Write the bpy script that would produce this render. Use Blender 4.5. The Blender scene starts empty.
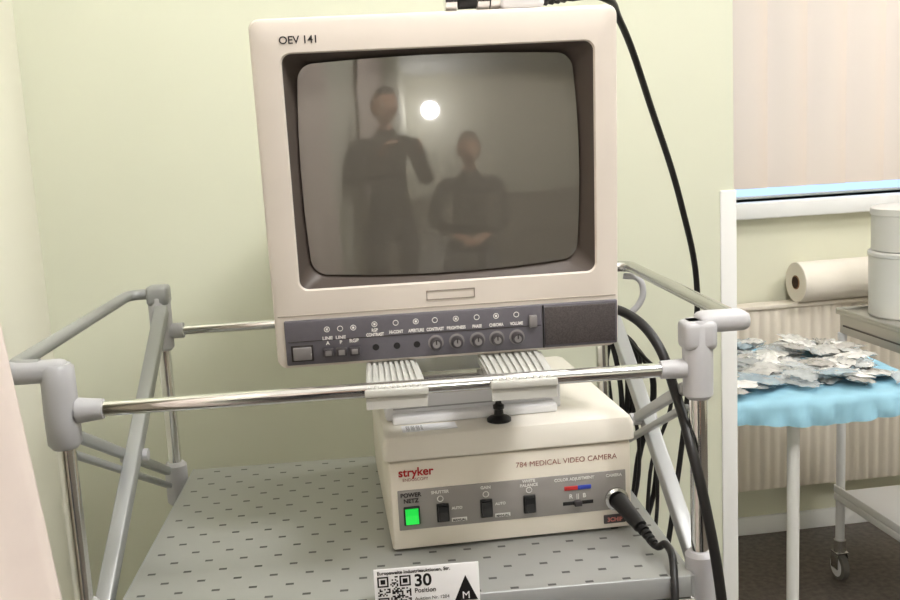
import bpy, bmesh, math, random
from mathutils import Vector, Matrix
random.seed(7)
S=bpy.context.scene
S.view_settings.view_transform='Standard'
COL=S.collection
# ---------------------------------------------------------------- materials
def srgb(c):
    return tuple(((v/255)/12.92 if v/255<=.04045 else ((v/255+.055)/1.055)**2.4) for v in c)+(1,)
MATS={}
def mat(name,rgb,rough=.5,metal=0,ior=1.45,noise=0,nscale=40,bump=0,emit=None,es=0,coat=0,trans=0,alpha=1):
    if name in MATS: return MATS[name]
    m=bpy.data.materials.new(name);m.use_nodes=True;nt=m.node_tree;b=nt.nodes['Principled BSDF']
    c=srgb(rgb)
    b.inputs['Base Color'].default_value=c;b.inputs['Roughness'].default_value=rough
    b.inputs['Metallic'].default_value=metal;b.inputs['IOR'].default_value=ior
    b.inputs['Coat Weight'].default_value=coat
    b.inputs['Transmission Weight'].default_value=trans
    b.inputs['Alpha'].default_value=alpha
    if emit: b.inputs['Emission Color'].default_value=srgb(emit);b.inputs['Emission Strength'].default_value=es
    if noise or bump:
        tc=nt.nodes.new('ShaderNodeTexCoord');n=nt.nodes.new('ShaderNodeTexNoise');n.inputs['Scale'].default_value=nscale;n.inputs['Detail'].default_value=4
        nt.links.new(tc.outputs['Object'],n.inputs['Vector'])
        if noise:
            r=nt.nodes.new('ShaderNodeValToRGB');r.color_ramp.elements[0].position=.3;r.color_ramp.elements[1].position=.7
            r.color_ramp.elements[0].color=tuple(v*(1-noise) for v in c[:3])+(1,)
            r.color_ramp.elements[1].color=tuple(min(1,v*(1+noise)) for v in c[:3])+(1,)
            nt.links.new(n.outputs['Fac'],r.inputs['Fac']);nt.links.new(r.outputs['Color'],b.inputs['Base Color'])
        if bump:
            bp=nt.nodes.new('ShaderNodeBump');bp.inputs['Strength'].default_value=bump;bp.inputs['Distance'].default_value=.002
            nt.links.new(n.outputs['Fac'],bp.inputs['Height']);nt.links.new(bp.outputs['Normal'],b.inputs['Normal'])
    MATS[name]=m;return m
casing=mat('monitor_casing',(223,214,205),.45,noise=.03,nscale=8)
casing_side=mat('casing_rear',(208,200,184),.5)
darkbez=mat('dark_bezel',(80,71,66),.4)
panel=mat('panel_grey',(98,95,102),.5,noise=.04,nscale=200)
grille=mat('speaker_grille',(76,70,70),.6,noise=.35,nscale=900)
black=mat('black_plastic',(22,21,22),.4)
rubber=mat('black_rubber',(26,25,26),.45)
knobm=mat('knob_grey',(66,62,65),.4)
knobt=mat('knob_top',(130,126,126),.4)
white_ink=mat('white_ink',(230,228,225),.6)
dark_ink=mat('dark_ink',(45,40,40),.6)
red_ink=mat('red_ink',(178,40,40),.6)
brown_ink=mat('brown_ink',(150,90,80),.6)
chrome=mat('chrome',(228,228,228),.10,metal=1)
steel=mat('brushed_steel',(200,199,198),.26,metal=1)
greyp=mat('grey_plastic',(190,190,194),.45)
greyd=mat('grey_enamel',(168,170,171),.40,metal=.35)
padm=mat('pad_grey',(198,198,193),.5)
ccu_m=mat('beige_steel',(231,224,211),.45,noise=.02,nscale=15)
ccu_w=mat('lid_cream',(234,229,219),.45)
ccu_p=mat('control_strip',(144,140,137),.5)
whitep=mat('white_paper',(238,238,240),.6)
whitepl=mat('white_plastic',(232,232,235),.4)
green_led=mat('green_rocker',(20,190,60),.3,emit=(30,230,80),es=.5)
redm=mat('slider_red',(190,50,50),.5)
bluem=mat('slider_blue',(50,70,170),.5)
wallg=mat('wall_paint_green',(221,223,204),.7,noise=.02,nscale=2,bump=.05)
walll=mat('wall_paint_cream',(230,228,214),.7,noise=.02,nscale=2)
wallw=mat('wall_paint_window',(223,222,202),.7,noise=.02,nscale=2)
ceilm=mat('ceiling_white',(240,240,238),.8,noise=.01,nscale=3)
trimw=mat('trim_white',(240,240,240),.4)
floorm=mat('floor_speckled',(92,84,78),.4,noise=.4,nscale=60)
radm=mat('radiator_cream',(228,219,206),.45)
curtm=mat('curtain_fabric',(226,212,205),.8,noise=.03,nscale=30)
clothm=mat('blue_drape',(152,200,222),.7,noise=.05,nscale=25,bump=.3)
stainless=mat('trolley_steel',(190,188,182),.35,metal=.8)
skin=mat('skin',(190,145,120),.55)
hairm=mat('hair',(50,38,30),.7)
jacket=mat('dark_jacket',(30,29,32),.8)
trous=mat('dark_trousers',(66,66,74),.8)
shoe=mat('shoe_black',(20,20,20),.5)
eyew=mat('eye_white',(235,232,228),.3)
lipm=mat('lips',(170,100,90),.5)
scr=mat('crt_glass',(98,94,87),.045,ior=2.2)
def noded(name,build):
    m=bpy.data.materials.new(name);m.use_nodes=True;build(m.node_tree);return m
def bl(nt):
    b=nt.nodes['Principled BSDF'];b.inputs['Base Color'].default_value=srgb((236,219,204));b.inputs['Roughness'].default_value=.8
    t=nt.nodes.new('ShaderNodeBsdfTranslucent');t.inputs['Color'].default_value=srgb((246,222,200))
    mx=nt.nodes.new('ShaderNodeMixShader');mx.inputs[0].default_value=.28
    nt.links.new(b.outputs[0],mx.inputs[1]);nt.links.new(t.outputs[0],mx.inputs[2]);nt.links.new(mx.outputs[0],nt.nodes['Material Output'].inputs[0])
blindm=noded('blind_fabric',bl)
def perf(nt):
    # flat sheet: slots painted in dark, standing in for the shade inside them
    N=nt.nodes;Lk=nt.links;b=N['Principled BSDF'];b.inputs['Metallic'].default_value=.25;b.inputs['Roughness'].default_value=.38
    tc=N.new('ShaderNodeTexCoord');sx=N.new('ShaderNodeSeparateXYZ');Lk.new(tc.outputs['Object'],sx.inputs[0])
    def M(op,a,bb=None):
        n=N.new('ShaderNodeMath');n.operation=op
        for i,v in enumerate((a,bb)):
            if v is None: continue
            if isinstance(v,(int,float)): n.inputs[i].default_value=v
            else: Lk.new(v,n.inputs[i])
        return n.outputs[0]
    py=M('DIVIDE',sx.outputs['Y'],.0245);row=M('FLOOR',py);off=M('MULTIPLY',M('FLOORED_MODULO',row,2),.5)
    px=M('ADD',M('DIVIDE',sx.outputs['X'],.036),off)
    fx=M('ABSOLUTE',M('SUBTRACT',M('FRACT',px),.5));fy=M('ABSOLUTE',M('SUBTRACT',M('FRACT',py),.5))
    h=M('MULTIPLY',M('LESS_THAN',fx,.11),M('LESS_THAN',fy,.09))
    mx=N.new('ShaderNodeMix');mx.data_type='RGBA'
    Lk.new(h,mx.inputs[0]);mx.inputs[6].default_value=srgb((164,165,162));mx.inputs[7].default_value=srgb((78,78,76));Lk.new(mx.outputs[2],b.inputs['Base Color'])
perfm=noded('perforated_metal',perf)
def globe(nt):
    b=nt.nodes['Principled BSDF'];b.inputs['Base Color'].default_value=(1,1,1,1)
    b.inputs['Emission Color'].default_value=(1,.983,.962,1);b.inputs['Emission Strength'].default_value=51
globem=noded('opal_globe_lit',globe)
def packm(i,c,al):
    return mat('packet_film_%d'%i,c,.2,coat=.7,noise=.12,nscale=60,bump=.7,alpha=al)
# ---------------------------------------------------------------- helpers
def grp(name,loc=(0,0,0),rot=(0,0,0)):
    e=bpy.data.objects.new(name,None);e.empty_display_size=.05;COL.objects.link(e);e.location=loc;e.rotation_euler=rot;return e
def link(name,me,mats,parent=None,smooth=False):
    o=bpy.data.objects.new(name,me);COL.objects.link(o)
    for m in (mats if isinstance(mats,(list,tuple)) else [mats]): me.materials.append(m)
    if parent: o.parent=parent
    if smooth:
        for p in me.polygons:p.use_smooth=True
    return o
def pydata(name,v,f,mats,parent=None,smooth=False,mi=None):
    me=bpy.data.meshes.new(name);me.from_pydata([tuple(x) for x in v],[],f);me.update()
    o=link(name,me,mats,parent,smooth)
    if mi:
        for p,i in zip(me.polygons,mi):p.material_index=i
    return o
def box(name,x0,x1,y0,y1,z0,z1,m,parent=None,bev=0,seg=2):
    bm=bmesh.new();bmesh.ops.create_cube(bm,size=1)
    for v in bm.verts: v.co=Vector(((x0+x1)/2+v.co.x*(x1-x0),(y0+y1)/2+v.co.y*(y1-y0),(z0+z1)/2+v.co.z*(z1-z0)))
    if bev: bmesh.ops.bevel(bm,geom=bm.edges[:],offset=bev,segments=seg,profile=.5,affect='EDGES')
    me=bpy.data.meshes.new(name);bm.to_mesh(me);bm.free()
    o=link(name,me,m,parent)
    if bev:
        for p in me.polygons:p.use_smooth=True
        try: me.set_sharp_from_angle(angle=math.radians(50))
        except Exception: pass
    return o
def boxr(name,p0,p1,w,t,m,parent=None,up=(1,0,0),bev=.002):
    p0=Vector(p0);p1=Vector(p1);d=p1-p0;L=d.length;d.normalize();u=Vector(up).normalized();s=d.cross(u).normalized();u=s.cross(d)
    o=box(name,-t/2,t/2,-w/2,w/2,0,L,m,parent,bev)
    M=Matrix((u,s,d)).transposed().to_4x4();M.translation=p0
    o.data.transform(M);return o
def tube(name,pts,r,m,parent=None,bez=True,cyc=False,res=6):
    cu=bpy.data.curves.new(name,'CURVE');cu.dimensions='3D';cu.bevel_depth=r;cu.bevel_resolution=res;cu.resolution_u=10;cu.use_fill_caps=True
    if bez:
        sp=cu.splines.new('BEZIER');sp.bezier_points.add(len(pts)-1)
        for b,p in zip(sp.bezier_points,pts): b.co=p;b.handle_left_type=b.handle_right_type='AUTO'
    else:
        sp=cu.splines.new('POLY');sp.points.add(len(pts)-1)
        for b,p in zip(sp.points,pts): b.co=tuple(p)+(1,)
    sp.use_cyclic_u=cyc
    dg=bpy.context.evaluated_depsgraph_get()
    t=bpy.data.objects.new('tmp',cu);COL.objects.link(t);dg.update();
    me=bpy.data.meshes.new_from_object(t.evaluated_get(dg));bpy.data.objects.remove(t)
    me.name=name;me.materials.clear()
    o=link(name,me,m,parent,True);return o
def filleted(pts,r,n=6):
    out=[Vector(pts[0])]
    for i in range(1,len(pts)-1):
        a,b,c=Vector(pts[i-1]),Vector(pts[i]),Vector(pts[i+1]);d1=(a-b).normalized();d2=(c-b).normalized()
        p=b+d1*r;q=b+d2*r
        for k in range(n+1):
            t=k/n;out.append(p*(1-t)**2+b*2*t*(1-t)+q*t*t)
    out.append(Vector(pts[-1]));return out
def rod(name,p0,p1,r,m,parent=None,r2=None,seg=28):
    p0=Vector(p0);p1=Vector(p1);d=p1-p0
    bm=bmesh.new();bmesh.ops.create_cone(bm,cap_ends=True,segments=seg,radius1=r,radius2=r if r2 is None else r2,depth=d.length)
    M=Vector((0,0,1)).rotation_difference(d.normalized()).to_matrix().to_4x4();M.translation=(p0+p1)/2
    bm.transform(M);me=bpy.data.meshes.new(name);bm.to_mesh(me);bm.free()
    o=link(name,me,m,parent,True)
    try: me.set_sharp_from_angle(angle=math.radians(45))
    except Exception: pass
    return o
def lathe(name,prof,m,parent=None,loc=(0,0,0),seg=32,axis='Z',mi=None):
    v=[];f=[]
    for r,z in prof:
        for k in range(seg):
            a=2*math.pi*k/seg;v.append((r*math.cos(a),r*math.sin(a),z))
    n=len(prof);idx=[]
    for i in range(n-1):
        for k in range(seg):
            f.append((i*seg+k,i*seg+(k+1)%seg,(i+1)*seg+(k+1)%seg,(i+1)*seg+k));idx.append(0 if mi is None else mi[i])
    f.append(tuple(range(seg))[::-1]);idx.append(0 if mi is None else mi[0])
    f.append(tuple(range((n-1)*seg,n*seg)));idx.append(0 if mi is None else mi[-1])
    o=pydata(name,v,f,m,parent,True,idx)
    if axis=='-Y': o.data.transform(Matrix.Rotation(math.radians(90),4,'X'))
    if axis=='X': o.data.transform(Matrix.Rotation(math.radians(90),4,'Y'))
    o.data.transform(Matrix.Translation(loc))
    try: o.data.set_sharp_from_angle(angle=math.radians(40))
    except Exception: pass
    return o
def text(name,body,x,y,z,size,m,parent,align='CENTER',bold=0,sx=1,rot=(math.pi/2,0,0)):
    cu=bpy.data.curves.new(name,'FONT');cu.body=body;cu.size=size;cu.align_x=align;cu.extrude=.00012;cu.offset=bold
    t=bpy.data.objects.new('tmp',cu);COL.objects.link(t);dg=bpy.context.evaluated_depsgraph_get();dg.update()
    me=bpy.data.meshes.new_from_object(t.evaluated_get(dg));bpy.data.objects.remove(t);me.materials.clear()
    me.transform(Matrix.Translation((x,y,z))@Matrix.Rotation(rot[2],4,'Z')@Matrix.Rotation(rot[0],4,'X')@Matrix.Diagonal((sx,1,1,1)))
    return link(name,me,m,parent)
def rrect(x0,x1,z0,z1,r,n=8,es=10):
    P=[]
    cs=[(x1-r,z1-r,0),(x0+r,z1-r,90),(x0+r,z0+r,180),(x1-r,z0+r,270)]
    for i,(cx,cz,a0) in enumerate(cs):
        for k in range(n+1):
            a=math.radians(a0+90*k/n);P.append((cx+r*math.cos(a),cz+r*math.sin(a)))
        nx,nz,na=cs[(i+1)%4];a=math.radians(na)
        q=(nx+r*math.cos(a),nz+r*math.sin(a));p=P[-1]
        for k in range(1,es):
            t=k/es;P.append((p[0]*(1-t)+q[0]*t,p[1]*(1-t)+q[1]*t))
    return P
def loft(name,loops,mats,mi,parent,caps=(True,True),smooth=True):
    n=len(loops[0]);v=[p for L in loops for p in L];f=[];idx=[]
    for i in range(len(loops)-1):
        for k in range(n):
            f.append((i*n+k,i*n+(k+1)%n,(i+1)*n+(k+1)%n,(i+1)*n+k));idx.append(mi[i])
    if caps[0]: f.append(tuple(range(n))[::-1]);idx.append(mi[0])
    if caps[1]: f.append(tuple(range((len(loops)-1)*n,len(loops)*n)));idx.append(mi[-1])
    o=pydata(name,v,f,mats,parent,smooth,idx)
    bm=bmesh.new();bm.from_mesh(o.data);bmesh.ops.recalc_face_normals(bm,faces=bm.faces);bm.to_mesh(o.data);bm.free()
    try: o.data.set_sharp_from_angle(angle=math.radians(32))
    except Exception: pass
    return o
# the room is square to the world axes; the cart and everything on it stands turned by A
A=math.radians(4)
G=Matrix.Rotation(-A,4,'Z')
def g2(x,y): v=G@Vector((x,y,0));return v.x,v.y
FZ=-1.10; CZ=1.75
ROOM=set()
def room(o): ROOM.add(o.name);return o
PX,PY=g2(-.203,.597)         # inner corner of partition and left wall
WX,WY=g2(1.385,2.107)        # point on the window wall
YF=-6.1;XR=4.1
room(box('floor',PX-.12,XR+.12,YF-.12,WY+.2,FZ-.1,FZ,floorm))
room(box('ceiling',PX-.12,XR+.12,YF-.12,WY+.2,CZ,CZ+.1,ceilm))
room(box('wall_left',PX-.12,PX,YF,WY,FZ,CZ,walll))
room(box('wall_right',XR,XR+.12,YF,WY,FZ,CZ,wallw))
room(box('wall_front',PX-.12,XR+.12,YF-.12,YF,FZ,CZ,walll))
room(box('wall_partition',PX,PX+1.066,PY,PY+.10,FZ,CZ,wallg))
room(box('trim_1',PX+1.042,PX+1.069,PY-.004,PY+.0,FZ,.118,trimw,None,.0015))
wx0,wx1,wz0,wz1=WX-.30,WX+1.75,-.022,1.45
bm=bmesh.new()
def addb(x0,x1,y0,y1,z0,z1):
    r=bmesh.ops.create_cube(bm,size=1)
    for v in r['verts']: v.co=Vector(((x0+x1)/2+v.co.x*(x1-x0),(y0+y1)/2+v.co.y*(y1-y0),(z0+z1)/2+v.co.z*(z1-z0)))
for a in ((PX-.12,wx0,FZ,CZ),(wx1,XR+.12,FZ,CZ),(wx0,wx1,FZ,wz0),(wx0,wx1,wz1,CZ)): addb(a[0],a[1],WY,WY+.2,a[2],a[3])
me=bpy.data.meshes.new('wall_back');bm.to_mesh(me);bm.free();room(link('wall_back',me,wallw))
win=room(grp('window_1'))
for n,a in dict(frame_l=(wx0,wx0+.05,.1,.15,wz0,wz1),frame_r=(wx1-.05,wx1,.1,.15,wz0,wz1),frame_t=(wx0,wx1,.1,.15,wz1-.05,wz1),mullion=(WX+.7,WX+.76,.1,.15,wz0,wz1),frame_b=(wx0,wx1,.12,.15,wz0,wz0+.006)).items():
    box(n,a[0],a[1],WY+a[2],WY+a[3],a[4],a[5],trimw,win,.0015)
room(box('trim_2',wx0-.04,wx1+.04,WY-.045,WY+.11,wz0-.050,wz0,trimw,None,.004))
room(box('baseboard_back',PX,XR,WY-.012,WY,FZ,FZ+.06,trimw,None,.002))
vb=room(grp('vertical_blind'))
box('head_rail',wx0-.05,wx1+.05,WY-.04,WY-.0,1.40,1.45,trimw,vb,.003)
x=87-127*3;k=0
while x/1000+WX<wx1:
    x0=WX+x/1000;v=[];n=6
    for zz in (.020,1.405):
        for i in range(n+1):
            t=i/n;v.append((x0+.134*t,WY-.004-.024*t-.008*math.sin(math.pi*t),zz))
    f=[(i,i+1,n+2+i,n+1+i) for i in range(n)]
    pydata('slat_%d'%k,v,f,blindm,vb,True);k+=1;x+=127
# radiator
rad=room(grp('radiator'))
rx0,rx1,rz0,rz1=WX-.55,WX+1.25,-.924,-.333
n=int((rx1-rx0)/.0333);v=[];f=[];prof=[]
for i in range(n):
    x=rx0+i*.0333
    for dx,dy in ((0,-.075),(.006,-.082),(.0205,-.082),(.0265,-.075)): prof.append((x+dx,dy))
for zz in (rz0,rz0+.02,rz1-.03,rz1-.012):
    flat= zz in(rz0,rz1-.012)
    for px,py in prof: v.append((px,WY+(-.076 if flat else py),zz))
m_=len(prof)
for j in range(3):
    for i in range(m_-1): f.append((j*m_+i,j*m_+i+1,(j+1)*m_+i+1,(j+1)*m_+i))
pydata('front_panel',v,f,radm,rad,True).data.set_sharp_from_angle(angle=.6)
box('top_grille',rx0,rx1,WY-.085,WY-.02,rz1-.014,rz1,radm,rad,.003)
box('side_l',rx0-.003,rx0+.003,WY-.085,WY-.02,rz0,rz1,radm,rad,.001)
box('side_r',rx1-.003,rx1+.003,WY-.085,WY-.02,rz0,rz1,radm,rad,.001)
box('rear_panel',rx0,rx1,WY-.03,WY-.02,rz0,rz1-.01,radm,rad)
for i,xx in enumerate((rx0+.2,rx1-.2)): box('bracket_%d'%i,xx,xx+.03,WY-.022,WY-.0005,rz0+.1,rz1-.1,radm,rad)
rod('pipe',(rx1-.05,WY-.05,FZ),(rx1-.05,WY-.05,rz0+.01),.009,radm,rad)
roll=room(grp('paper_roll',(WX+.163,WY-.075,rz1+.0625),(0,0,math.radians(2))))
lathe('roll_body',[(.02,.0),(.021,.001),(.060,0),(.062,.002),(.062,.298),(.06,.30),(.02,.30)],mat('tissue',(238,231,220),.9,bump=.3,nscale=80),roll,axis='X')
rod('core_tube',(-.001,0,0),(.301,0,0),.0215,mat('cardboard',(150,112,80),.8),roll)
rod('core_hole',(-.0025,0,0),(.0,0,0),.018,mat('hole_dark',(60,42,30),.9),roll)
# curtains along the left wall
def curtain(name,y0,y1,flare,base0,nf):
    cur=room(grp(name));cv=[];cf=[];N=90
    for j,(zz,ex) in enumerate(((1.68,-.05),(.6,-.03),(.14,-.016),(-.1,.006),(-.5,.022),(-1.06,.034))):
        for i in range(N+1):
            t=i/N;y=y0+(y1-y0)*t
            s_=max(0,1-t*3.2) if flare else 0;base=base0+.118*s_*s_*(3-2*s_)
            cv.append((base+ex*s_+.012*(1-.7*s_)*math.sin(t*2*math.pi*nf)+.004*math.sin(t*90),y,zz))
    n1=N+1
    for j in range(5):
        for i in range(N): cf.append((j*n1+i,j*n1+i+1,(j+1)*n1+i+1,(j+1)*n1+i))
    pydata('curtain_cloth',cv,cf,curtm,cur,True)
    rod('curtain_rail',(base0,y0+.08,1.69),(base0,y1-.08,1.69),.012,steel,cur)
    for i,yy in enumerate((y0-.08,y1+.08)): rod('rail_hanger_%d'%i,(base0,yy,1.69),(base0,yy,CZ),.006,steel,cur)
curtain('curtain',-.205,-.86,True,-.095,9)
curtain('curtain.001',-1.56,-2.75,False,PX+.034,14)
# lamps
def lamp(name,x,y,z,r=.16):
    g=grp(name,(x,y,z))
    bm=bmesh.new();bmesh.ops.create_uvsphere(bm,u_segments=32,v_segments=16,radius=r);me=bpy.data.meshes.new('globe');bm.to_mesh(me);bm.free();link('globe',me,globem,g,True)
    rod('stem',(0,0,r),(0,0,CZ-z),.008,steel,g);rod('canopy',(0,0,CZ-z-.03),(0,0,CZ-z),.05,steel,g)
    rod('collar',(0,0,r-.015),(0,0,r+.03),.045,steel,g)
lamp('pendant_lamp',.74,-5.3,.86,.17)
lamp('added_fill_globe_1',1.0,-.7,1.5,.2)  # unseen globe added to light the cart, placed clear of the screen reflection
lamp('added_fill_globe_2',2.5,.9,1.45,.18)  # another unseen globe, added to brighten the table and window side
# ---------------------------------------------------------------- equipment cart
W,D=.580,.407
cart=grp('equipment_cart')
FLX=-.006
posts={'fl':(FLX,0),'fr':(W,0),'bl':(0,D),'br':(W,D)}
for k,(x,y) in posts.items():
    rod('post_'+k,(x,y,FZ+.12),(x,y,.03),.0085,chrome,cart)
    lathe('joint_top_'+k,[(.011,-.034),(.0150,-.029),(.0155,.0),(.0150,.022),(.0150,.040),(.012,.044)] if k=='fl' else [(.010,-.03),(.0140,-.026),(.0143,.0),(.0143,.040),(.012,.046)],greyp,cart,(x,y,0))
    lathe('joint_shelf_'+k,[(.011,-.24),(.0145,-.236),(.0145,-.186),(.011,-.182)],greyp,cart,(x,y,0))
    lathe('joint_low_'+k,[(.011,-.79),(.0145,-.786),(.0145,-.736),(.011,-.732)],greyp,cart,(x,y,0))
    box('caster_fork_'+k,x-.02,x+.02,y-.02,y+.02,FZ+.085,FZ+.125,greyp,cart,.006)
    for sgn in(-1,1): box('caster_plate_%s_%d'%(k,sgn),x+sgn*.018-.002,x+sgn*.018+.002,y-.012,y+.03,FZ+.03,FZ+.1,steel,cart,.001)
    lathe('caster_wheel_'+k,[(.034,-.013),(.04,-.009),(.04,.009),(.034,.013)],rubber,cart,(x,y+.018,FZ+.04),axis='X')
rod('bar_front',(FLX,0,0),(W,0,0),.0068,chrome,cart)
rod('bar_front_sleeve_l',(.008,0,0),(.031,0,0),.0118,greyp,cart,.0092)
rod('bar_front_sleeve_r',(W-.036,0,0),(W-.012,0,0),.0085,greyp,cart,.0095)
rod('bar_back',(0,D,-.005),(W,D,-.005),.0062,chrome,cart)
rod('bar_back_sleeve',(.008,D,-.005),(.028,D,-.005),.010,greyp,cart)
ZR=.043
tube('handrail_l',filleted([(0,D,ZR+.002),(-.038,D,ZR+.002),(-.046,.0,ZR),(-.02,.0,ZR-.0)],.018),.0068,greyd,cart,bez=False)
tube('handrail_r',filleted([(W,D,ZR),(W+.040,D,ZR),(W+.040,.01,ZR),(W+.010,.01,ZR)],.018),.0072,steel,cart,bez=False)
box('rail_block_fl',-.056,.004,-.012,.012,.028,.048,greyp,cart,.008,3)
box('rail_block_fr',W-.0,W+.050,-.010,.020,.033,.052,greyp,cart,.008,3)
box('rail_cap_fr',W-.016,W+.016,-.014,.014,.018,.046,greyp,cart,.006,3)
box('rail_block_bl',-.014,.014,D-.014,D+.014,.03,.056,greyd,cart,.005)
box('rail_block_br',W-.014,W+.014,D-.014,D+.014,.03,.056,greyd,cart,.005)
for sd,x in(('l',0.0),('r',W)):
    z1=.026 if sd=='l' else .0
    xo=x-(.006 if sd=='l' else 0)
    boxr('brace_a_'+sd,(x+.006,.391,z1),(xo+.006,.035,-.207),.017,.016,greyd,cart)
    boxr('brace_b_'+sd,(xo-.006,.02,-.024),(x-.006,.385,-.187),.011,.009,greyd,cart)
    boxr('brace_c_'+sd,(xo-.006,.02,-.044),(x-.006,.385,-.207),.007,.009,greyd,cart)
    rod('brace_pivot_'+sd,(x-.014,.205,-.108),(x+.016,.205,-.108),.007,greyp,cart)
    boxr('brace_d_'+sd,(x+.006,.391,-.25),(x+.006,.035,-.76),.017,.010,greyd,cart)
for nm,z in(('shelf_upper',-.199),('shelf_lower',-.75)):
    box(nm,.022,W-.014,-.016,D+.012,z-.0025,z,perfm,cart)
    box(nm+'_lip_front',.022,W-.014,-.018,-.0155,z-.022,z,greyd,cart,.001)
    box(nm+'_lip_back',.022,W-.014,D+.0115,D+.014,z-.022,z,greyd,cart,.001)
    box(nm+'_lip_l',.0195,.022,-.018,D+.014,z-.022,z,greyd,cart)
    box(nm+'_lip_r',W-.014,W-.0115,-.018,D+.014,z-.022,z,greyd,cart)
    for yy in(-.006,D-.0):
        rod(nm+'_rod_%d'%(yy>0),(0,yy,z-.030),(W,yy,z-.030),.006,steel,cart)
for i,(xa,xb,xc,xd) in enumerate(((.268,.324,.268,.319),(.383,.443,.383,.449))):
    box('arm_%d'%i,xc+.004,xd-.004,.0,D,-.010,-.003,greyp,cart,.002)
    nr=9;ys=[(-.014,-.006),(-.010,.0035),(.03,.0045),(.11,.0025)]
    fr=[0,.02,.35,1];v=[];f=[];cols=[]
    for r in range(nr):
        t0=.03+.94*r/nr;t1=.03+.94*(r+.6)/nr
        cols+=[(t0,0),(t0+.001,.0026),(t1,.0026),(t1+.001,0)]
    cols=[(0,0)]+cols+[(1,0)]
    for (yy,zz),q_ in zip(ys,fr):
        a=xa*(1-q_)+xc*q_;b2=xb*(1-q_)+xd*q_
        for t,dz in cols: v.append((a+(b2-a)*t,yy,zz-.0015+(dz if yy>-.0135 else 0)))
        for t,dz in((1,0),(0,0)): v.append((a+(b2-a)*t,yy,zz-.009))
    m_=len(cols)+2
    for j in range(3):
        for q in range(m_): f.append((j*m_+q,j*m_+(q+1)%m_,(j+1)*m_+(q+1)%m_,(j+1)*m_+q))
    f.append(tuple(range(m_)));f.append(tuple(range(3*m_,4*m_))[::-1])
    pydata('ribbed_pad_%d'%i,v,f,padm,cart)
    box('pad_lip_%d'%i,xa-.001,xb+.001,-.0165,-.0105,-.004,.0035,padm,cart,.0015)
box('support_crossplate',.319,.383,.030,.075,-.010,-.004,steel,cart,.001)
tube('cable_hook',[(.612,.407,.030),(.630,.40,.026),(.636,.398,.010),(.630,.398,-.008),(.620,.398,-.018)],.0042,greyp,cart)
# ---------------------------------------------------------------- CRT monitor
MT=.080
ML=(.1795,.094,.003);MSX,MSZ=1.013,1.003
mon=grp('crt_monitor',ML,(MT,0,.019));mon.scale=(MSX,1,MSZ)
def L(rr,y): return [(p[0],y,p[1]) for p in rr]
R=.75;UC,VC=.1735,.157;YA=.004
def ysph(u,v): return YA+R-math.sqrt(R*R-(u-UC)**2-(v-VC)**2)
def bulge(P,b=.004):
    out=[]
    for (u,v) in P:
        nx=(u-UC)/.133;ny=(v-.194)/.1025
        out.append((u+ (b if nx>0 else -b)*max(0,1-ny*ny)*min(1,abs(nx)), v+(b*1.1 if ny>0 else -b*1.1)*max(0,1-nx*nx)*min(1,abs(ny))))
    return out
F=rrect
outl=bulge(F(.041,.3065,.0925,.2965,.014))
loops=[L(F(.09,.256,.09,.25,.02),.385),L(F(.08,.266,.08,.265,.02),.375),L(F(.05,.296,.04,.295,.02),.24),L(F(.018,.328,.014,.322,.012),.13),
 L(F(.004,.342,.003,.336,.010),.055),L(F(.003,.343,.002,.337,.010),.034),L(F(0,.346,0,.340,.010),.033),L(F(0,.346,0,.340,.010),.006),L(F(.0015,.3445,.0015,.3385,.009),.002),L(F(.005,.341,.005,.335,.008),0),
 L(F(.0265,.3235,.0795,.3085,.010),0),L(F(.028,.322,.081,.307,.009),.0022),
 [(u,ysph(u,v)+.0005,v) for u,v in bulge(F(.0385,.309,.090,.299,.016))],
 [(u,ysph(u,v)+.004,v) for u,v in outl]]
loft('casing',loops,[casing,darkbez,casing_side],[2,2,2,2,2,0,0,0,0,0,0,1,1],mon,caps=(True,False))
sl=[]
for k in range(14,0,-1):
    t=k/14;sl.append([(UC+(u-UC)*t,0,.194+(v-.194)*t) for u,v in outl])
o=loft('screen_glass',sl,scr,[0]*13,mon,caps=(False,True))
bm=bmesh.new();bm.from_mesh(o.data)
big=max(bm.faces,key=lambda f:len(f.verts));bmesh.ops.poke(bm,faces=[big])
for v in bm.verts: v.co.y=ysph(v.co.x,v.co.z)
for e_ in bm.edges: e_.smooth=True
bmesh.ops.recalc_face_normals(bm,faces=bm.faces)
for f_ in bm.faces: f_.smooth=True
bm.to_mesh(o.data);bm.free()
for i in range(14): box('vent_%d'%i,.07+i*.015,.078+i*.015,.08,.2,.3335,.3355,darkbez,mon)
box('panel_plate',.0095,.3435,-.0028,.002,.0045,.0505,panel,mon,.0015)
box('speaker_plate',.2685,.3415,-.0038,-.002,.0075,.0475,grille,mon,.001)
box('panel_divider',.2665,.2678,-.0035,-.002,.005,.050,black,mon)
box('panel_line',.012,.265,-.0033,-.002,.0288,.0294,dark_ink,mon)
for i,u in enumerate((.158,.179,.200,.2195,.240)):
    lathe('knob_%d'%i,[(.0078,0),(.0078,.001),(.0062,.0015),(.0060,.007),(.0052,.008)],[knobm,knobt],mon,(u,-.0028,.0185),axis='-Y',seg=24,mi=[1,1,0,0])
    rod('knob_cap_%d'%i,(u,-.0108,.0185),(u,-.0112,.0185),.0036,knobt,mon)
    box('knob_mark_%d'%i,u-.0006,u+.0006,-.0118,-.0108,.0185,.0238,dark_ink,mon)
for i,u in enumerate((.098,.119,.139)):
    rod('trim_rim_%d'%i,(u,-.002,.0182),(u,-.0034,.0182),.0045,panel,mon)
    rod('trim_core_%d'%i,(u,-.0033,.0182),(u,-.0037,.0182),.0033,black,mon)
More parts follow.
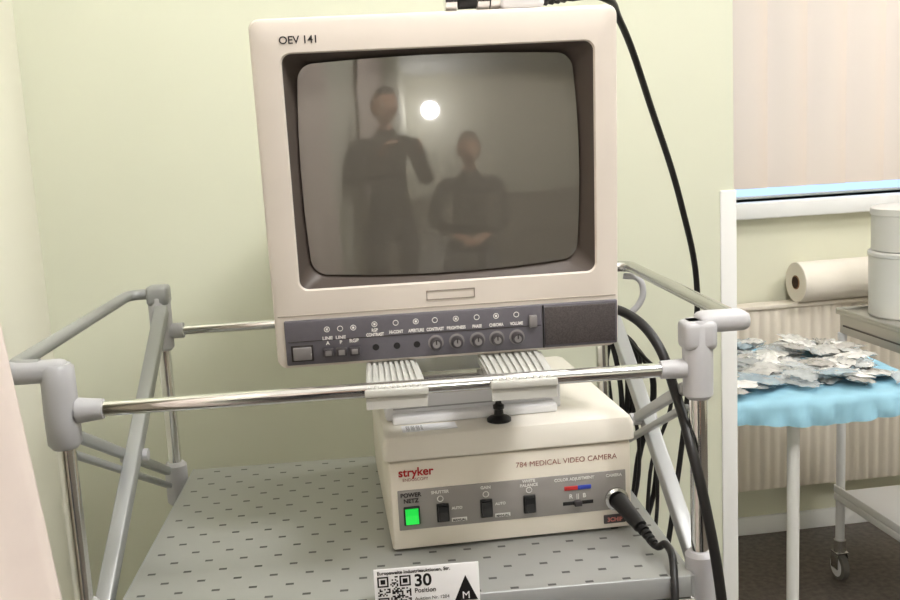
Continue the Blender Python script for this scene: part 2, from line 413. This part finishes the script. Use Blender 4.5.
for i,u in enumerate((.051,.064,.077)):
    box('button_%d'%i,u-.0052,u+.0052,-.0068,-.002,.0118,.0205,knobm,mon,.001)
    box('button_face_%d'%i,u-.003,u+.003,-.0073,-.0066,.0135,.0188,knobt,mon,.0005)
box('power_frame',.0145,.0365,-.0038,-.002,.0085,.0255,dark_ink,mon,.0008)
box('power_button',.0165,.0345,-.0068,-.002,.0105,.0235,knobt,mon,.001)
box('eject_button',.2525,.2605,-.0068,-.002,.028,.0405,knobt,mon,.001)
for i,(u,s_) in enumerate(((.051,'LINE\nA'),(.064,'LINE\nB'),(.077,'RGB'))): text('label_b%d'%i,s_,u,-.0031,.0250+(.0042 if i<2 else 0),.0050,white_ink,mon,bold=.00018)
for i,(u,s_) in enumerate(((.098,'RGB\nCONTRAST'),(.119,'HI-CONT'),(.139,'APERTURE'),(.158,'CONTRAST'),(.179,'BRIGHTNESS'),(.200,'PHASE'),(.2195,'CHROMA'),(.240,'VOLUME'))):
    text('label_k%d'%i,s_,u,-.0031,.0312+(.0032 if i==0 else 0),.0046,white_ink,mon,bold=.00018,sx=.72)
for i,u in enumerate((.098,.119,.139,.158,.179,.200,.2195,.240,.051,.064,.077)):
    z=.0420 if i<8 else .0400
    bpts=[(u+.0026*math.cos(a*math.pi/6),-.0030,z+.0026*math.sin(a*math.pi/6)) for a in range(12)]
    tube('icon_%d'%i,bpts,.0004,white_ink,mon,bez=False,cyc=True,res=1)
    if i%2==0: box('icon_fill_%d'%i,u-.0011,u+.0011,-.0032,-.002,z-.0011,z+.0011,white_ink,mon)
for nm,a in dict(t=(.151,.1995,.0712,.0722),b=(.151,.1995,.0622,.0632),l=(.151,.152,.0622,.0722),r=(.1985,.1995,.0622,.0722)).items():
    box('badge_edge_'+nm,a[0],a[1],-.0008,.001,a[2],a[3],mat('badge_edge',(150,140,130),.5),mon)
text('model_text','OEV 141',.027,-.0004,.3165,.0098,dark_ink,mon,'LEFT',bold=.00015)
box('bottom_line',.004,.342,-.0006,.001,.0545,.0555,mat('seam',(170,160,148),.6),mon)
# ---------------------------------------------------------------- camera head lying on the monitor
ch=grp('endoscope_camera_head',ML,(MT,0,.019));ch.scale=(MSX,1,MSZ)
zt=.3402;ya=.024
lathe('ring_a',[(.006,0),(.013,.001),(.013,.012),(.009,.013)],chrome,ch,(.183,ya,zt+.013),axis='X')
lathe('barrel',[(.006,0),(.0105,.001),(.0105,.018),(.012,.019),(.012,.030),(.008,.031)],[black,chrome],ch,(.196,ya,zt+.012),axis='X',mi=[0,0,1,1,0])
lathe('ring_b',[(.008,0),(.0145,.001),(.0145,.010),(.010,.011)],chrome,ch,(.226,ya,zt+.0145),axis='X')
box('head_body',.236,.278,ya-.014,ya+.014,zt,zt+.030,whitepl,ch,.004)
lathe('strain_relief',[(.0075,0),(.0085,.004),(.0070,.006),(.0080,.010),(.0065,.012),(.0074,.016),(.0058,.018),(.0066,.022),(.005,.024),(.0055,.030),(.0038,.046)],rubber,ch,(.278,ya,zt+.010),axis='X')
# ---------------------------------------------------------------- camera control unit
ccu=grp('camera_control_unit',(.283,.093,-.1988),(0,0,.058))
box('housing',0,.258,0,.30,.002,.098,ccu_m,ccu,.0025)
box('front_fascia',.001,.257,-.003,.002,.003,.097,ccu_m,ccu,.0015)
box('shadow_gap',.004,.254,.002,.296,.0975,.0995,dark_ink,ccu)
for i,(a,b_) in enumerate(((.02,.02),(.235,.02),(.02,.27),(.235,.27))): rod('foot_%d'%i,(a,b_,0),(a,b_,.007),.009,rubber,ccu)
loft('lid',[[(p[0],p[1],z) for p in rrect(-.004+i_,.262-i_,-.006+i_,.302-i_,.006)] for z,i_ in((.0995,.001),(.1005,0),(.117,0),(.124,.003),(.1265,.008))],ccu_w,[0]*4,ccu)
box('control_strip',.008,.251,-.0042,-.002,.024,.067,ccu_p,ccu,.0006)
text('brand_text','stryker',.010,-.0036,.0820,.0125,red_ink,ccu,'LEFT',bold=.0003)
text('brand_sub','ENDOSCOPY',.014,-.0034,.0765,.0045,brown_ink,ccu,'LEFT')
text('title','784 MEDICAL VIDEO CAMERA',.133,-.0034,.0800,.0082,brown_ink,ccu,'LEFT',bold=-.00005)
text('pw_text','POWER\nNETZ',.0215,-.0046,.0598,.0062,dark_ink,ccu,bold=.00018)
def rocker(i,u,m):
    box('rocker_frame_%d'%i,u-.0085 if i==0 else u-.0065,u+.0085 if i==0 else u+.0065,-.0062,-.003,.0295,.0495,black,ccu,.001)
    w=.0068 if i==0 else .0048;q=.002
    v=[(u-w,-.0062,.0295+q),(u+w,-.0062,.0295+q),(u+w,-.0062,.0455+q),(u-w,-.0062,.0455+q),(u-w,-.0105,.0300+q),(u+w,-.0105,.0300+q),(u+w,-.0070,.0380+q),(u-w,-.0070,.0380+q),(u+w,-.0085,.0452+q),(u-w,-.0085,.0452+q)]
    f=[(0,1,5,4),(4,5,6,7),(7,6,8,9),(9,8,2,3),(0,4,7,9,3),(1,2,8,6,5)]
    pydata('rocker_%d'%i,v,f,m,ccu)
rocker(0,.0215,green_led)
for i,u in enumerate((.054,.100,.146)): rocker(i+1,u,black)
for i,(u,s_) in enumerate(((.052,'SHUTTER'),(.100,'GAIN'),(.146,'WHITE\nBALANCE'),(.195,'COLOR ADJUSTMENT'),(.238,'CAMERA'))):
    text('lab_%d'%i,s_,u,-.0046,.0608+(.0024 if i==2 else 0),.0044,white_ink,ccu,bold=.00015)
for i,u in enumerate((.052,.100,.146)):
    pts=[(u+.003*math.cos(a*math.pi/6),-.0044,.0548+.003*math.sin(a*math.pi/6)) for a in range(12)]
    tube('lamp_ring_%d'%i,pts,.0005,white_ink,ccu,bez=False,cyc=True,res=1)
for i,u in enumerate((.069,.115)):
    text('auto_%d'%i,'AUTO',u,-.0046,.042,.0040,white_ink,ccu,bold=.0001)
    box('plate_%d'%i,u-.006,u+.010,-.0046,-.004,.0285,.0325,white_ink,ccu)
    text('manual_%d'%i,'MANUAL',u+.002,-.0049,.0290,.0034,dark_ink,ccu,bold=.0001)
box('slider_red',.184,.1985,-.0052,-.003,.0500,.0545,redm,ccu,.0005);box('slider_blue',.1985,.213,-.0052,-.003,.0500,.0545,bluem,ccu,.0005)
box('slider_slot',.182,.215,-.0048,-.003,.0335,.0375,black,ccu,.0005);box('slider_knob',.194,.202,-.0085,-.003,.0325,.0385,knobm,ccu,.0006)
text('rb','R  ||  B',.198,-.0046,.0410,.0066,white_ink,ccu,bold=.0001)
box('badge',.226,.250,-.0048,-.003,.0085,.0185,mat('badge_dark',(70,66,66),.5),ccu,.001)
text('badge_t','3CHIP',.238,-.0052,.0112,.0062,mat('badge_ink',(200,120,110),.5),ccu,bold=.0002)
lathe('socket',[(.0125,0),(.0125,.004),(.0095,.005),(.0085,.004)],[steel,black],ccu,(.240,-.004,.036),axis='-Y',mi=[0,0,1])
pa=Vector((.5242,.0980,-.163)); dirp=Vector((.32,-.85,-.38)).normalized()
rod('plug_ring',pa,pa+dirp*.010,.0095,rubber,cart,.0090)
rod('plug_body',pa+dirp*.009,pa+dirp*.042,.0090,rubber,cart,.0072)
for i in range(5): rod('plug_grip_%d'%i,pa+dirp*(.046+i*.006),pa+dirp*(.049+i*.006),.0060-.0006*i,rubber,cart)
e=pa+dirp*.042
tube('camera_cable',[e,e+dirp*.03,(.553,.024,-.184),(.548,-.022,-.206),(.542,-.034,-.25),(.54,-.03,-.40),(.53,.1,-.6),(.5,.3,-.74)],.0038,rubber,cart)
# tray + valve knob on the lid
tray=grp('white_tray',(.283,.093,-.0720),(0,0,.058))
box('tray_base',.004,.196,.047,.21,0,.034,whitepl,tray,.003)
box('tray_lip',.010,.188,.030,.049,0,.009,whitep,tray,.002)
box('manual_sheet',.030,.190,.055,.20,.034,.0352,whitep,tray)
box('tray_groove',.012,.188,.0464,.048,.0125,.0140,mat('groove',(170,170,172),.6),tray)
lab=grp('lid_label',(.283,.093,-.0720),(0,0,.058))
box('label_paper',.018,.075,.003,.025,0,.0006,whitep,lab)
for i in range(4): text('lbl_%d'%i,'|||: |||| :||| ||',.022,.0055+i*.0045,.0008,.004,dark_ink,lab,'LEFT',rot=(0,0,0))
kn=grp('valve_knob',(.403,.116,-.0720));kn.scale=(.95,.95,.9)
lathe('knob',[(.0135,0),(.0135,.003),(.011,.005),(.0055,.007),(.0048,.014),(.0062,.015),(.0062,.019),(.0035,.021),(.003,.026)],black,kn)
# ---------------------------------------------------------------- position tag
tag=grp('position_tag',(.264,-.0195,-.166))
box('card',0,.098,-.0012,0,-.075,0,whitep,tag,.0004)
random.seed(3)
v=[];f=[];qn=21;qs=.031/qn
def finder(a,b):
    for ca,cb in((0,0),(0,qn-7),(qn-7,qn-7)):
        x,y=a-ca,b-cb
        if 0<=x<7 and 0<=y<7: return (x in(0,6) or y in(0,6) or (2<=x<=4 and 2<=y<=4))
        if -1<=x<=7 and -1<=y<=7: return False
    return None
for i in range(qn):
    for j in range(qn):
        q=finder(i,j);on=q if q is not None else random.random()<.5
        if on:
            x=.003+i*qs;z=-.0385+j*qs;n0=len(v)
            v+=[(x,-.0015,z),(x+qs,-.0015,z),(x+qs,-.0015,z+qs),(x,-.0015,z+qs)];f.append((n0,n0+1,n0+2,n0+3))
pydata('qr_code',v,f,black,tag)
text('tag_head','Europaweite Industrieauktionen, Str.',.003,-.0014,-.0055,.0046,dark_ink,tag,'LEFT',bold=.0001)
text('tag_30','30',.037,-.0014,-.0190,.0165,black,tag,'LEFT',bold=.0004)
text('tag_pos','Position',.037,-.0014,-.0255,.0062,dark_ink,tag,'LEFT',bold=.0001)
for i,s_ in enumerate(('Auktion Nr. 1204','Medizintechnik')): text('tag_l%d'%i,s_,.037,-.0014,-.033-i*.006,.0045,dark_ink,tag,'LEFT')
pydata('tag_logo',[(.074,-.0015,-.037),(.096,-.0015,-.037),(.085,-.0015,-.012)],[(0,1,2)],black,tag)
text('tag_sig','M',.085,-.0018,-.035,.010,whitep,tag)
# ---------------------------------------------------------------- cables
IM=Matrix.LocRotScale(Vector(ML),(Matrix.Rotation(.019,3,'Z')@Matrix.Rotation(MT,3,'X')),Vector((MSX,1,MSZ)))
e0=IM@Vector((.318,ya,zt+.010))
tube('monitor_cable',[e0,e0+Vector((.018,.006,-.001)),(.556,.17,.337),(.611,.25,.244),(.658,.30,.135),(.694,.35,.014),(.70,.40,-.10),(.68,.42,-.3),(.63,.43,-.6)],.0038,rubber,cart)
tube('power_cable',[(.512,.15,.036),(.536,.10,.038),(.556,.06,.016),(.568,.03,-.034),(.570,-.014,-.0805),(.577,-.024,-.123),(.590,-.032,-.22),(.60,-.03,-.40),(.60,.05,-.7)],.0050,rubber,cart)
rr=random.Random(5)
for i in range(10):
    x=.585+i*.0085;y=.43+.012*(i%3)
    tube('cable_%d'%i,[(x-.05,y-.02,.02-.008*i),(x-.005,y,-.03-.008*i),(x+rr.uniform(-.01,.02),y,-.12),(x+rr.uniform(-.02,.03),y+.01,-.26),(x+rr.uniform(-.03,.02),y,-.42),(x-.02,y,-.60),(x-.04,y-.03,-.745)],.0028+.0009*(i%3),rubber,cart)
tube('cable_loop',[(.44,.41,-.19),(.47,.425,-.26),(.49,.43,-.38),(.50,.42,-.5),(.5,.41,-.74)],.0028,rubber,cart)
# ---------------------------------------------------------------- instrument table
tz=-.363
tab=grp('instrument_table')
tx0,tx1,ty0,ty1=.960,1.465,1.10,1.60
box('table_top',tx0,tx1,ty0,ty1,tz-.022,tz-.003,trimw,tab,.004)
for i,x in enumerate((1.165,tx1-.016)):
    y=ty0+.05
    rod('column_%d'%i,(x,y,FZ+.07),(x,y,tz-.02),.0135,trimw,tab)
    box('foot_bar_%d'%i,x-.014,x+.014,y-.02,ty1-.16,FZ+.05,FZ+.08,trimw,tab,.004)
    for j,yy in enumerate((y,ty1-.19)):
        lathe('caster_%d_%d'%(i,j),[(.02,-.01),(.025,-.007),(.025,.007),(.02,.01)],rubber,tab,(x,yy,FZ+.025),axis='X')
for i,y in enumerate((ty0+.05,ty1-.05)): box('rail_%d'%i,tx0+.02,tx1-.02,y-.01,y+.01,tz-.05,tz-.02,trimw,tab,.002)
dr=grp('surgical_drape')
nx,ny=60,44;v=[];f=[]
xs=[tx0-.006-.05+ (tx1-tx0+.112)*i/nx for i in range(nx+1)];ysd=[ty0-.006-.06+(ty1-ty0+.132)*j/ny for j in range(ny+1)]
for j,yy in enumerate(ysd):
    for i,xx in enumerate(xs):
        ox=max(tx0-.006-xx,xx-tx1-.006,0);oy=max(ty0-.006-yy,yy-ty1-.006,0);o_=max(ox,oy)
        cx=min(max(xx,tx0-.006),tx1+.006);cy=min(max(yy,ty0-.006),ty1+.006)
        wv=.012*math.sin(xx*64)+.006*math.sin(yy*51+xx*29)
        if o_>0:
            sx=-1 if xx<tx0-.006 else (1 if xx>tx1+.006 else 0);sy=-1 if yy<ty0-.006 else(1 if yy>ty1+.006 else 0)
            k_=abs(wv)*.9*min(1,o_/.04)+.003
            v.append((cx+sx*k_,cy+sy*k_,tz-o_*(.78+.16*math.sin(xx*11+yy*13))))
        else: v.append((cx,cy,tz+.001+abs(.0015*math.sin(xx*60+yy*31))))
for j in range(ny):
    for i in range(nx): f.append((j*(nx+1)+i,j*(nx+1)+i+1,(j+1)*(nx+1)+i+1,(j+1)*(nx+1)+i))
pydata('drape_cloth',v,f,clothm,dr,True)
rp=random.Random(11)
pm=[packm(0,(230,229,226),.75),packm(1,(222,228,230),.45),packm(2,(204,200,194),.7),packm(3,(240,239,236),1),packm(4,(178,200,212),.6),packm(5,(212,124,108),1)]
v=[];f=[];mi=[]
def packet(cx,cy,z,w,h,a,th,m,tx,ty):
    n=7;b=len(v);R_=Matrix.Rotation(a,3,'Z')@Matrix.Rotation(tx,3,'X')@Matrix.Rotation(ty,3,'Y')
    for side in(1,-1):
        for j in range(n+1):
            for i in range(n+1):
                s,t=i/n*2-1,j/n*2-1
                crk=.0022*math.sin(s*11+cx*300)*math.sin(t*9+cy*210)
                hgt=th*(1-s**4)*(1-t**4)*(1+.7*math.sin(s*7+cx*90)*math.cos(t*6+cy*70))*side+crk
                p=R_@Vector((s*w/2*(1+.08*math.sin(t*5+cx*50)),t*h/2*(1+.08*math.sin(s*4+cy*40)),hgt));v.append((cx+p.x,cy+p.y,max(tz+.004,z+p.z)))
    o2=b+(n+1)**2
    for j in range(n):
        for i in range(n):
            q=(b+j*(n+1)+i,b+j*(n+1)+i+1,b+(j+1)*(n+1)+i+1,b+(j+1)*(n+1)+i)
            f.append(q);mi.append(m);f.append(tuple(x-b+o2 for x in q)[::-1]);mi.append(m)
for i in range(130):
    cx=rp.uniform(tx0+.04,tx1-.035);cy=rp.uniform(ty0+.045,ty1-.05)
    hgt=.024*math.exp(-((cx-1.25)/.28)**2)*rp.random()
    packet(cx,cy,tz+.011+hgt,rp.uniform(.03,.07),rp.uniform(.05,.11),rp.uniform(0,3.14),rp.uniform(.003,.007),rp.choice([0,0,1,1,1,2,2,3,3,4]+([5] if i%8==0 else [])),rp.uniform(-.15,.15),rp.uniform(-.15,.15))
packet(1.065,1.36,tz+.045,.05,.025,.3,.006,5,0,0)
pydata('sterile_packets',v,f,pm,None,True,mi)
# ---------------------------------------------------------------- steel trolley
tr=grp('steel_trolley',(1.545,1.76,0),(0,0,math.radians(4)))
def TB(n,*a,**k): return box(n,*a,stainless,tr,k.get('bev',.003))
TL,TW=.62,.42
TB('top',0,TW,-TL,0,-.318,-.308)
TB('lip_l',0,.008,-TL,0,-.31,-.300);TB('lip_b',0,TW,-.008,0,-.31,-.300);TB('lip_r',TW-.008,TW,-TL,0,-.31,-.300)
TB('drawer_body',.008,TW-.008,-TL+.01,-.01,-.372,-.316)
box('drawer_line',.006,.009,-TL+.03,-.03,-.350,-.346,darkbez,tr)
for i,(x,y) in enumerate(((.014,-.014),(TW-.014,-.014),(.014,-TL+.014),(TW-.014,-TL+.014))):
    rod('post_%d'%i,(x,y,FZ+.10),(x,y,-.37),.0125,whitepl,tr)
    rod('caster_stem_%d'%i,(x,y,FZ+.08),(x,y,FZ+.12),.017,steel,tr)
    for sgn in(-1,1): box('fork_%d_%d'%(i,sgn),x+sgn*.016-.0015,x+sgn*.016+.0015,y-.018,y+.018,FZ+.035,FZ+.085,steel,tr,.001)
    box('fork_top_%d'%i,x-.018,x+.018,y-.018,y+.018,FZ+.08,FZ+.086,steel,tr,.001)
    lathe('wheel_%d'%i,[(.012,-.013),(.030,-.012),(.040,-.009),(.040,.009),(.030,.012),(.012,.013)],[whitep,mat('wheel_grey',(110,106,102),.5)],tr,(x,y,FZ+.04),axis='X',mi=[0,1,1,1,0])
box('shelf_low',0.0,TW,-TL,0,FZ+.24,FZ+.262,whitepl,tr,.004)
box('shelf_low_lip',0.0,.006,-TL,0,FZ+.262,FZ+.285,whitepl,tr,.002)
tub=grp('storage_tub',(1.702,1.635,-.3078))
ivory=mat('tub_white',(232,231,228),.35)
lathe('tub_body',[(.108,0),(.112,.004),(.114,.160),(.117,.163),(.117,.171),(.113,.175)],ivory,tub,seg=48)
tub2=grp('storage_tub.001',(1.702,1.635,-.1325))
lathe('tub_body',[(.104,0),(.108,.003),(.109,.094),(.112,.096),(.112,.112),(.106,.116)],ivory,tub2,seg=48)
# ---------------------------------------------------------------- people (seen reflected in the CRT glass)
def skinmesh(name,verts,edges,radii,mats,parent,sub=2,root=0,label=None):
    me=bpy.data.meshes.new(name);me.from_pydata([tuple(x) for x in verts],edges,[])
    o=bpy.data.objects.new('tmp',me);COL.objects.link(o)
    m=o.modifiers.new('s','SKIN');m.use_smooth_shade=True;m.branch_smoothing=.6
    sv=me.skin_vertices[0].data
    roots=root if isinstance(root,(list,tuple)) else [root]
    for i,r in enumerate(radii):
        sv[i].radius=r if isinstance(r,tuple) else (r,r);sv[i].use_root=i in roots
    m2=o.modifiers.new('d','SUBSURF');m2.levels=m2.render_levels=sub
    dg=bpy.context.evaluated_depsgraph_get();dg.update()
    nm=bpy.data.meshes.new_from_object(o.evaluated_get(dg));bpy.data.objects.remove(o);nm.materials.clear()
    no=link(name,nm,mats,parent,True)
    if label:
        for p in nm.polygons: p.material_index=label(p.center)
    return no
def hand(name,w,d,side,parent,curl=.5,up=Vector((0,0,1))):
    d=d.normalized();s=d.cross(up).normalized()*side;n=s.cross(d)*side
    V=[];E=[];Rr=[];roots=[]
    for k,(off,ln) in enumerate(((-.030,.070),(-.010,.078),(.010,.074),(.028,.060))):
        b=len(V);roots.append(b)
        mcp=w+d*.085+s*off; c1=curl*.9;c2=curl*1.9
        pip=mcp+(d*math.cos(c1)-n*math.sin(c1))*ln*.55
        tip=pip+(d*math.cos(c2)-n*math.sin(c2))*ln*.45
        V+=[w+s*off*.5,w+d*.045+s*off*.85,mcp,pip,tip];Rr+=[.016,.0135,.0105,.0088,.0072];E+=[(b+i,b+i+1) for i in range(4)]
    b=len(V);roots.append(b)
    V+=[w+d*.015-s*.015,w+d*.045-s*.045-n*.008,w+d*.075-s*.055-n*.022,w+d*.098-s*.048-n*.034];Rr+=[.015,.0125,.0105,.0085];E+=[(b+i,b+i+1) for i in range(3)]
    return skinmesh(name,V,E,Rr,skin,parent,2,roots)
def head(name,c,parent,hair_c,pitch=0,yawr=0):
    bm=bmesh.new();bmesh.ops.create_uvsphere(bm,u_segments=40,v_segments=28,radius=1)
    for v in bm.verts:
        x,y,z=v.co
        sx=.076*(1-.20*max(0,-z)**1.3);sy=.096*(1-.10*max(0,-z))
        X=x*sx;Y=y*sy;Z=z*.118
        if y>0:
            Y+=.024*math.exp(-(X/.011)**2-((Z+.012)/.020)**2)
            Y-=.010*(math.exp(-((X-.031)/.014)**2-((Z-.008)/.012)**2)+math.exp(-((X+.031)/.014)**2-((Z-.008)/.012)**2))
            Y+=.005*math.exp(-(X/.024)**2-((Z+.052)/.008)**2)
            Y+=.009*math.exp(-(X/.026)**2-((Z+.092)/.018)**2)
        v.co=Vector((X,Y,Z))
    me=bpy.data.meshes.new(name);bm.to_mesh(me);bm.free()
    o=link(name,me,[skin,lipm],parent,True)
    for p in me.polygons:
        if p.center.y>.07 and abs(p.center.x)<.024 and -.060<p.center.z<-.044:p.material_index=1
    M=Matrix.Translation(c)@Matrix.Rotation(yawr,4,'Z')@Matrix.Rotation(pitch,4,'X');me.transform(M)
    for sg in(-1,1):
        for nm,r,m,yy in(('eye',.0115,eyew,.083),('iris',.0055,hair_c,.0905)):
            bm=bmesh.new();bmesh.ops.create_uvsphere(bm,u_segments=16,v_segments=10,radius=r);me=bpy.data.meshes.new(nm);bm.to_mesh(me);bm.free()
            me.transform(M@Matrix.Translation((sg*.031,yy-.008,.008)));link('%s_%s_%d'%(name,nm,sg),me,m,parent,True)
        bm=bmesh.new();bmesh.ops.create_uvsphere(bm,u_segments=16,v_segments=10,radius=1);me=bpy.data.meshes.new('ear');bm.to_mesh(me);bm.free()
        me.transform(M@Matrix.Translation((sg*.077,-.005,-.004))@Matrix.Rotation(sg*-.25,4,'Z')@Matrix.Diagonal((.008,.018,.030,1)));link('%s_ear_%d'%(name,sg),me,skin,parent,True)
    bm=bmesh.new();bmesh.ops.create_uvsphere(bm,u_segments=40,v_segments=28,radius=1)
    dl=[v for v in bm.verts if not (v.co.z>.38+.25*max(0,v.co.y) or (v.co.y<-.05 and v.co.z>-.45) )]
    bmesh.ops.delete(bm,geom=dl,context='VERTS')
    for v in bm.verts: 
        k=1+.03*math.sin(v.co.x*17)*math.cos(v.co.y*13)
        v.co=Vector((v.co.x*.085*k,v.co.y*.106*k-.002,v.co.z*.131*k))
    me=bpy.data.meshes.new('hair');bm.to_mesh(me);bm.free();me.transform(M);link(name+'_hair',me,hair_c,parent,True)
def person(name,loc,rz,sc,elb,wri,hd,curl,hpitch,top,bot,hc,up,seated=False,hyaw=0):
    g=grp(name,loc,(0,0,rz));g.scale=(sc,sc,sc)
    dz=-.40 if seated else 0
    V=[(0,0,.95+dz),(0,0,1.08+dz),(0,-.005,1.28+dz),(0,-.01,1.41+dz),(0,-.005,1.485+dz),(0,.01,1.56+dz)]
    Rr=[(.165,.115),(.155,.115),(.180,.125),(.135,.095),(.064,.062),(.055,.055)]
    E=[(0,1),(1,2),(2,3),(3,4),(4,5)]
    for sg,i0 in((-1,0),(1,1)):
        b=len(V)
        if seated: V+=[(sg*.10,.06,.535),(sg*.13,.43,.53),(sg*.13,.42,.11),(sg*.14,.56,.045)]
        else: V+=[(sg*.10,0,.86),(sg*.105,.012,.50),(sg*.11,-.015,.11),(sg*.12,.13,.045)]
        Rr+=[.095,.062,.045,.042];E+=[(0,b),(b,b+1),(b+1,b+2),(b+2,b+3)]
        b=len(V);V+=[(sg*.190,-.01,1.405+dz),elb[i0],wri[i0]];Rr+=[.072,.054,.036];E+=[(3,b),(b,b+1),(b+1,b+2)]
    def labl(c):
        if c.z<.085:return 3
        if seated:
            if c.z<.615 and (c.y>.10 or c.z<.56):return 1
            return 2 if c.z>1.11 and abs(c.x)<.09 else 0
        if c.z<.93:return 1
        if c.z>1.51 and abs(c.x)<.09:return 2
        return 0
    skinmesh('body',V,E,Rr,[top,bot,skin,shoe],g,2,0,labl)
    head('head',Vector((0,.025,1.655+dz)),g,hc,hpitch,hyaw)
    for sg,i0 in((-1,0),(1,1)):
        hand('hand_%s'%('l' if sg<0 else 'r'),Vector(wri[i0]),Vector(hd[i0]),sg,g,curl,Vector(up[i0]))
    return g
P1L=Vector((.178,-1.30,FZ));P1R=-.34;P1S=.93
p1=person('person',P1L,P1R,P1S,[(-.235,.05,1.16),(.25,.05,1.16)],[(-.10,.30,1.36),(.10,.30,1.36)],[(.45,.5,.7),(-.45,.5,.7)],.7,-.1,jacket,trous,hairm,[(0,-.5,1),(0,-.5,1)])
person('person.001',(.73,-1.62,FZ),.15,1.0,[(-.27,.04,.76),(.27,.04,.76)],[(-.115,.26,.70),(.115,.26,.70)],[(.75,.6,-.1),(-.75,.6,-.1)],.5,-.15,jacket,trous,mat('hair_grey',(80,70,62),.7),[(0,0,1),(0,0,1)],True)
st=grp('stool',(.73,-1.62,FZ))
lathe('seat',[(.16,.375),(.175,.385),(.175,.415),(.165,.428)],rubber,st)
rod('column',(0,0,.06),(0,0,.38),.025,chrome,st)
for i in range(5):
    a=i*2*math.pi/5-.3;rod('leg_%d'%i,(0,0,.085),(.25*math.cos(a),.25*math.sin(a),.055),.015,chrome,st,.011)
    lathe('caster_%d'%i,[(.018,-.01),(.024,-.006),(.024,.006),(.018,.01)],rubber,st,(.25*math.cos(a),.25*math.sin(a),.024),axis='X')
inv=Matrix.LocRotScale(P1L,Matrix.Rotation(P1R,3,'Z'),Vector((P1S,)*3)).inverted()@Matrix.Translation(Vector((.288,-.975,.208)))
for o in (box('photo_camera_body',-.068,.068,-.03,.025,-.05,.035,black,p1,.008),box('photo_camera_prism',-.025,.025,-.025,.02,.03,.052,black,p1,.008),rod('photo_camera_lens',(0,.02,-.006),(0,.060,-.006),.033,black,p1)): o.data.transform(inv)
# ---------------------------------------------------------------- world + camera
w=bpy.data.worlds.new('World');S.world=w;w.use_nodes=True
bg=w.node_tree.nodes['Background'];bg.inputs[0].default_value=(.50,.72,1,1);bg.inputs[1].default_value=1.4
cd=bpy.data.cameras.new('camera');cd.lens=40;cd.sensor_width=36;cd.clip_start=.02
cam=bpy.data.objects.new('camera',cd);COL.objects.link(cam)
fw=Vector((.0677,.9845,-.1619)).normalized();r=Vector((.9957,-.077,-.0519));r=(r-fw*r.dot(fw)).normalized();u=r.cross(fw)
M=Matrix((r,u,-fw)).transposed().to_4x4();M.translation=Vector((.288,-.899,.227));cam.matrix_world=M
S.camera=cam
bpy.context.view_layer.update()
for o in list(S.objects):
    if o.parent is None and o.name not in ROOM:
        o.matrix_world=G@o.matrix_world
